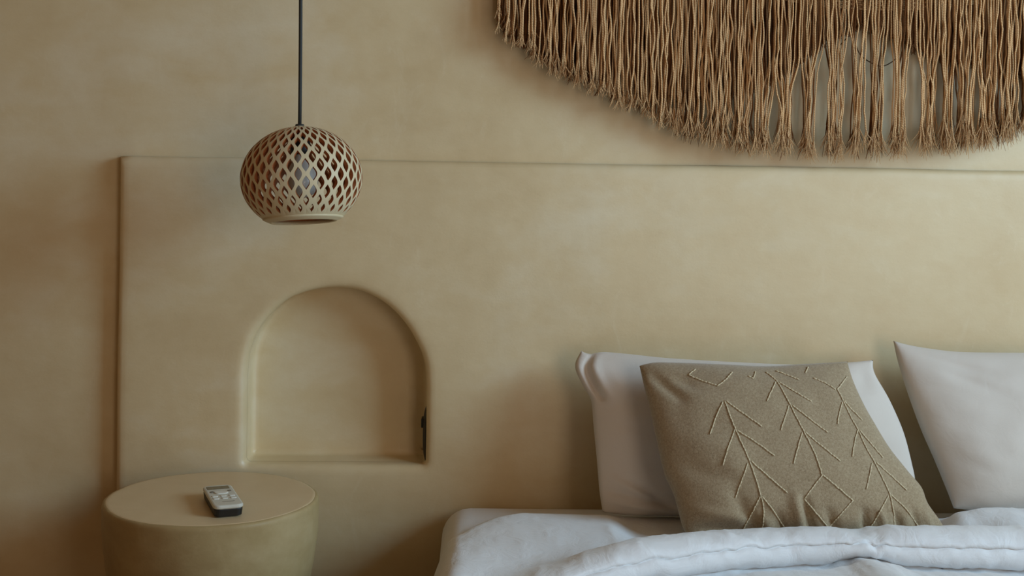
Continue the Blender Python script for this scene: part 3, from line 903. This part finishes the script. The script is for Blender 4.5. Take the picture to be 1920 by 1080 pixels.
# ------------------------------------------------------------------ fringed wall hanging
def wall_hanging():
    HC = at_y(1640, 20, 0)
    root = empty('fringed_wall_hanging', (HC.x, WALL_Y - .01, HC.z))
    tag(root, 'large jute fringe wall hanging with long frayed cords above the bed', 'wall hanging')
    def add(name, V, Fc, mat, kind=None):
        o = mesh_obj(name, V, Fc, mat, None); o.parent = root; o.matrix_parent_inverse = Matrix.Translation(-root.location)
        if kind: o['kind'] = kind
        return o
    Fb = [(930, 50), (940, 62), (960, 85), (1000, 112), (1060, 150), (1120, 180), (1200, 217), (1260, 248), (1300, 266), (1400, 284), (1500, 298), (1600, 298), (1700, 293),
          (1800, 285), (1860, 275), (1920, 255), (2000, 220), (2100, 165), (2200, 115), (2280, 80), (2350, 50)]
    Bb = [(930, 45), (1000, 100), (1100, 150), (1200, 185), (1290, 186), (1370, 178), (1440, 160), (1503, 115), (1549, 82), (1572, 64), (1617, 52), (1652, 60), (1698, 86),
          (1732, 104), (1778, 112), (1835, 125), (1904, 140), (1990, 165), (2080, 160), (2180, 115), (2350, 45)]
    TOPZ = at_y(1640, -170, 0).z
    # arc of the woven band: sagging, bottom at pixel row 21
    def band_z(x):                                     # lower edge of the band, metres
        d = x - HC.x - .01
        return HC.z + d * d / 2.3
    # woven band: warps over wefts, real yarns
    V, Fc = [], []
    xb0, xb1 = at_y(1130, 0, 0).x, at_y(2150, 0, 0).x
    rows = 22
    for r in range(rows):
        pts = []
        n = 110
        for k in range(n + 1):
            x = xb0 + (xb1 - xb0) * k / n
            z = band_z(x) + .0022 + r * .0042
            pts.append((x, -.0005 + .0016 * (1 if (k + r) % 2 else -1), z + .0006 * nz(x * 30, r, 0)))
        tube(V, Fc, pts, .0023, 5)
    add('woven_band', V, Fc, M['weave'])
    # wooden rod the cords are knotted on
    V, Fc = [], []
    tube(V, Fc, [(at_y(900, 0, 0).x, .008, TOPZ), (at_y(2380, 0, 0).x, .008, TOPZ)], .012, 14)
    add('rod', V, Fc, M['wood'])

    def strand(V, Fc, xpx, ybot, y, rad, wav, clump=None, fray=5, seg=16, sides=5, fl=.03, spread=.010, rnd=random):
        x = at_y(xpx, 0, y).x
        p = at_y(xpx, ybot, y); zb = p.z
        # keep plumb: the strand hangs vertically from the rod
        x = p.x if clump is None else p.x
        xt = p.x + rnd.uniform(-.004, .004)
        ph = rnd.uniform(0, 20); zt = TOPZ
        kn = zb + fl * rnd.uniform(.6, 1.2)
        pts = []
        yt = y
        for k in range(seg + 1):
            t = k / seg
            z = zt + (kn - zt) * t
            dx = wav * (nz(ph, z * 9, 0) + .6 * nz(ph + 9, z * 26, 0)) * min(1, t * 3)
            cx = 0
            if clump:
                zc0, xc, am = clump
                if z < zc0: cx = (xc - xt) * am * min(1, (zc0 - z) / .07)
            pts.append((xt + dx + cx, yt + wav * .6 * nz(ph + 4, z * 10, 3), z))
        tube(V, Fc, pts, [rad * (1 + .18 * nz(ph, k * .9, 1)) for k in range(seg + 1)], sides)
        e = Vector(pts[-1])
        d = (Vector(pts[-1]) - Vector(pts[-3])); lean = d.x / max(1e-4, abs(d.z))
        for f in range(fray):
            sx = rnd.uniform(-spread, spread) + lean * .01; sy = rnd.uniform(-spread, spread) * .7; ln = (kn - zb) * rnd.uniform(.6, 1.15) + .004
            curl = rnd.uniform(-.006, .006)
            q = [e + Vector((0, 0, .004)), e + Vector((sx * .25, sy * .25, -ln * .35)), e + Vector((sx * .7 + curl * .4, sy * .7, -ln * .72)), e + Vector((sx + curl, sy, -ln * (1 - abs(curl) * 20)))]
            tube(V, Fc, q, [rad * .55, rad * .5, rad * .36, rad * .2], 3, False)
    rnd = random.Random(21)
    # centres that strands gather to below the back fringe
    cl = [1300, 1345, 1392, 1428, 1474, 1512, 1566, 1607, 1640, 1682, 1742, 1772, 1806, 1850, 1890, 1930, 1975]
    def clump_for(xpx, y):
        c = min(cl, key=lambda q: abs(q - xpx))
        zc0 = at_y(xpx, interp(Bb, xpx) - 10, y).z
        am = (.66 if 1420 < xpx < 1800 else .34) * rnd.uniform(.3, 1.2)
        return (zc0, at_y(c, 200, y).x, am) if xpx > 1290 else None
    # front cords, each its own part
    n_front = 0
    xs = []
    x = 934.0
    while x < 1926: xs.append(x); x += rnd.uniform(4.6, 8.4)
    xs2 = []
    x = 938.0
    while x < 1926:
        xs2.append(x); x += rnd.uniform(5.2, 9.0)
    for layer, (lst, y) in enumerate(((xs, -.026), (xs2, -.014))):
        for xp in lst:
            mid = 1430 < xp < 1790
            if mid and rnd.random() < (.32 if layer else .06): continue
            yb = interp(Fb, xp) + rnd.uniform(-16, 8) - layer * 4
            if rnd.random() < .10: yb -= rnd.uniform(5, 35)
            V, Fc = [], []
            strand(V, Fc, xp, yb, y + rnd.uniform(-.006, .006), rnd.uniform(.0012, .0019) if mid else rnd.uniform(.0014, .0021), rnd.uniform(.003, .010), clump_for(xp, y), fray=7 if xp < 1240 else 10, seg=24, fl=.030 if xp < 1240 else .056, spread=.010 if xp < 1240 else .015, rnd=rnd)
            add('fringe_cord', V, Fc, M['fibre']); n_front += 1
    # cords beyond the picture's right edge, same make, joined
    V, Fc = [], []
    x = 1930
    while x < 2346:
        for y in (-.026, -.014):
            strand(V, Fc, x + rnd.uniform(-2, 2), interp(Fb, x) + rnd.uniform(-16, 8), y, rnd.uniform(.0019, .0026), .004, None, fray=4, rnd=rnd, sides=4, seg=12)
        x += rnd.uniform(5.5, 8.5)
    add('fringe_cords_joined', V, Fc, M['fibre'], 'stuff')
    # dense back fringe in the shade-tinted fibre, in three rows
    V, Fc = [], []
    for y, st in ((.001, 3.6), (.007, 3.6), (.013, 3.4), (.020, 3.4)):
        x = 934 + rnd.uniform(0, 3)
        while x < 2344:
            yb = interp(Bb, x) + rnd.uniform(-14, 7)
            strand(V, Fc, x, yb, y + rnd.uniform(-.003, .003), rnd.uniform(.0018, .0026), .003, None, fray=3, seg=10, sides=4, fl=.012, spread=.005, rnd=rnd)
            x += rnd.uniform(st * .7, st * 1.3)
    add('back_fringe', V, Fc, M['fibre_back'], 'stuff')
    # a few thinner strands in the open middle, in the shade-tinted fibre
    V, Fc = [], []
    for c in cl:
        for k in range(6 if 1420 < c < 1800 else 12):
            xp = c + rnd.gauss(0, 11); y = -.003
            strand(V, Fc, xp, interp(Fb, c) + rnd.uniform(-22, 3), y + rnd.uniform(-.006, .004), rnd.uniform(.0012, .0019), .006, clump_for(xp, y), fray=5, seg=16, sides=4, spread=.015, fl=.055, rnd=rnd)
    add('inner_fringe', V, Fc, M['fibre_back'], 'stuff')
    # left part: extra lengths behind the front cords
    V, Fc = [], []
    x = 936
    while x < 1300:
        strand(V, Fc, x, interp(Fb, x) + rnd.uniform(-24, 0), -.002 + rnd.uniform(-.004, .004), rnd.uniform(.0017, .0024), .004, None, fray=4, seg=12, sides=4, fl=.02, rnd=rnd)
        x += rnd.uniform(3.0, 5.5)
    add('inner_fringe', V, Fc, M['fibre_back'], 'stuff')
    # loose dark thread caught behind the cords
    V, Fc = [], []
    q = catmull([(1576, 84), (1594, 67), (1603, 80), (1614, 104), (1640, 121), (1656, 124), (1674, 115), (1687, 102)], 40)
    tube(V, Fc, [at_y(a, b, .012) for a, b in q], .0011, 5)
    add('loose_thread', V, Fc, M['thread'])
    return n_front
NF = wall_hanging()
print('front cords', NF)
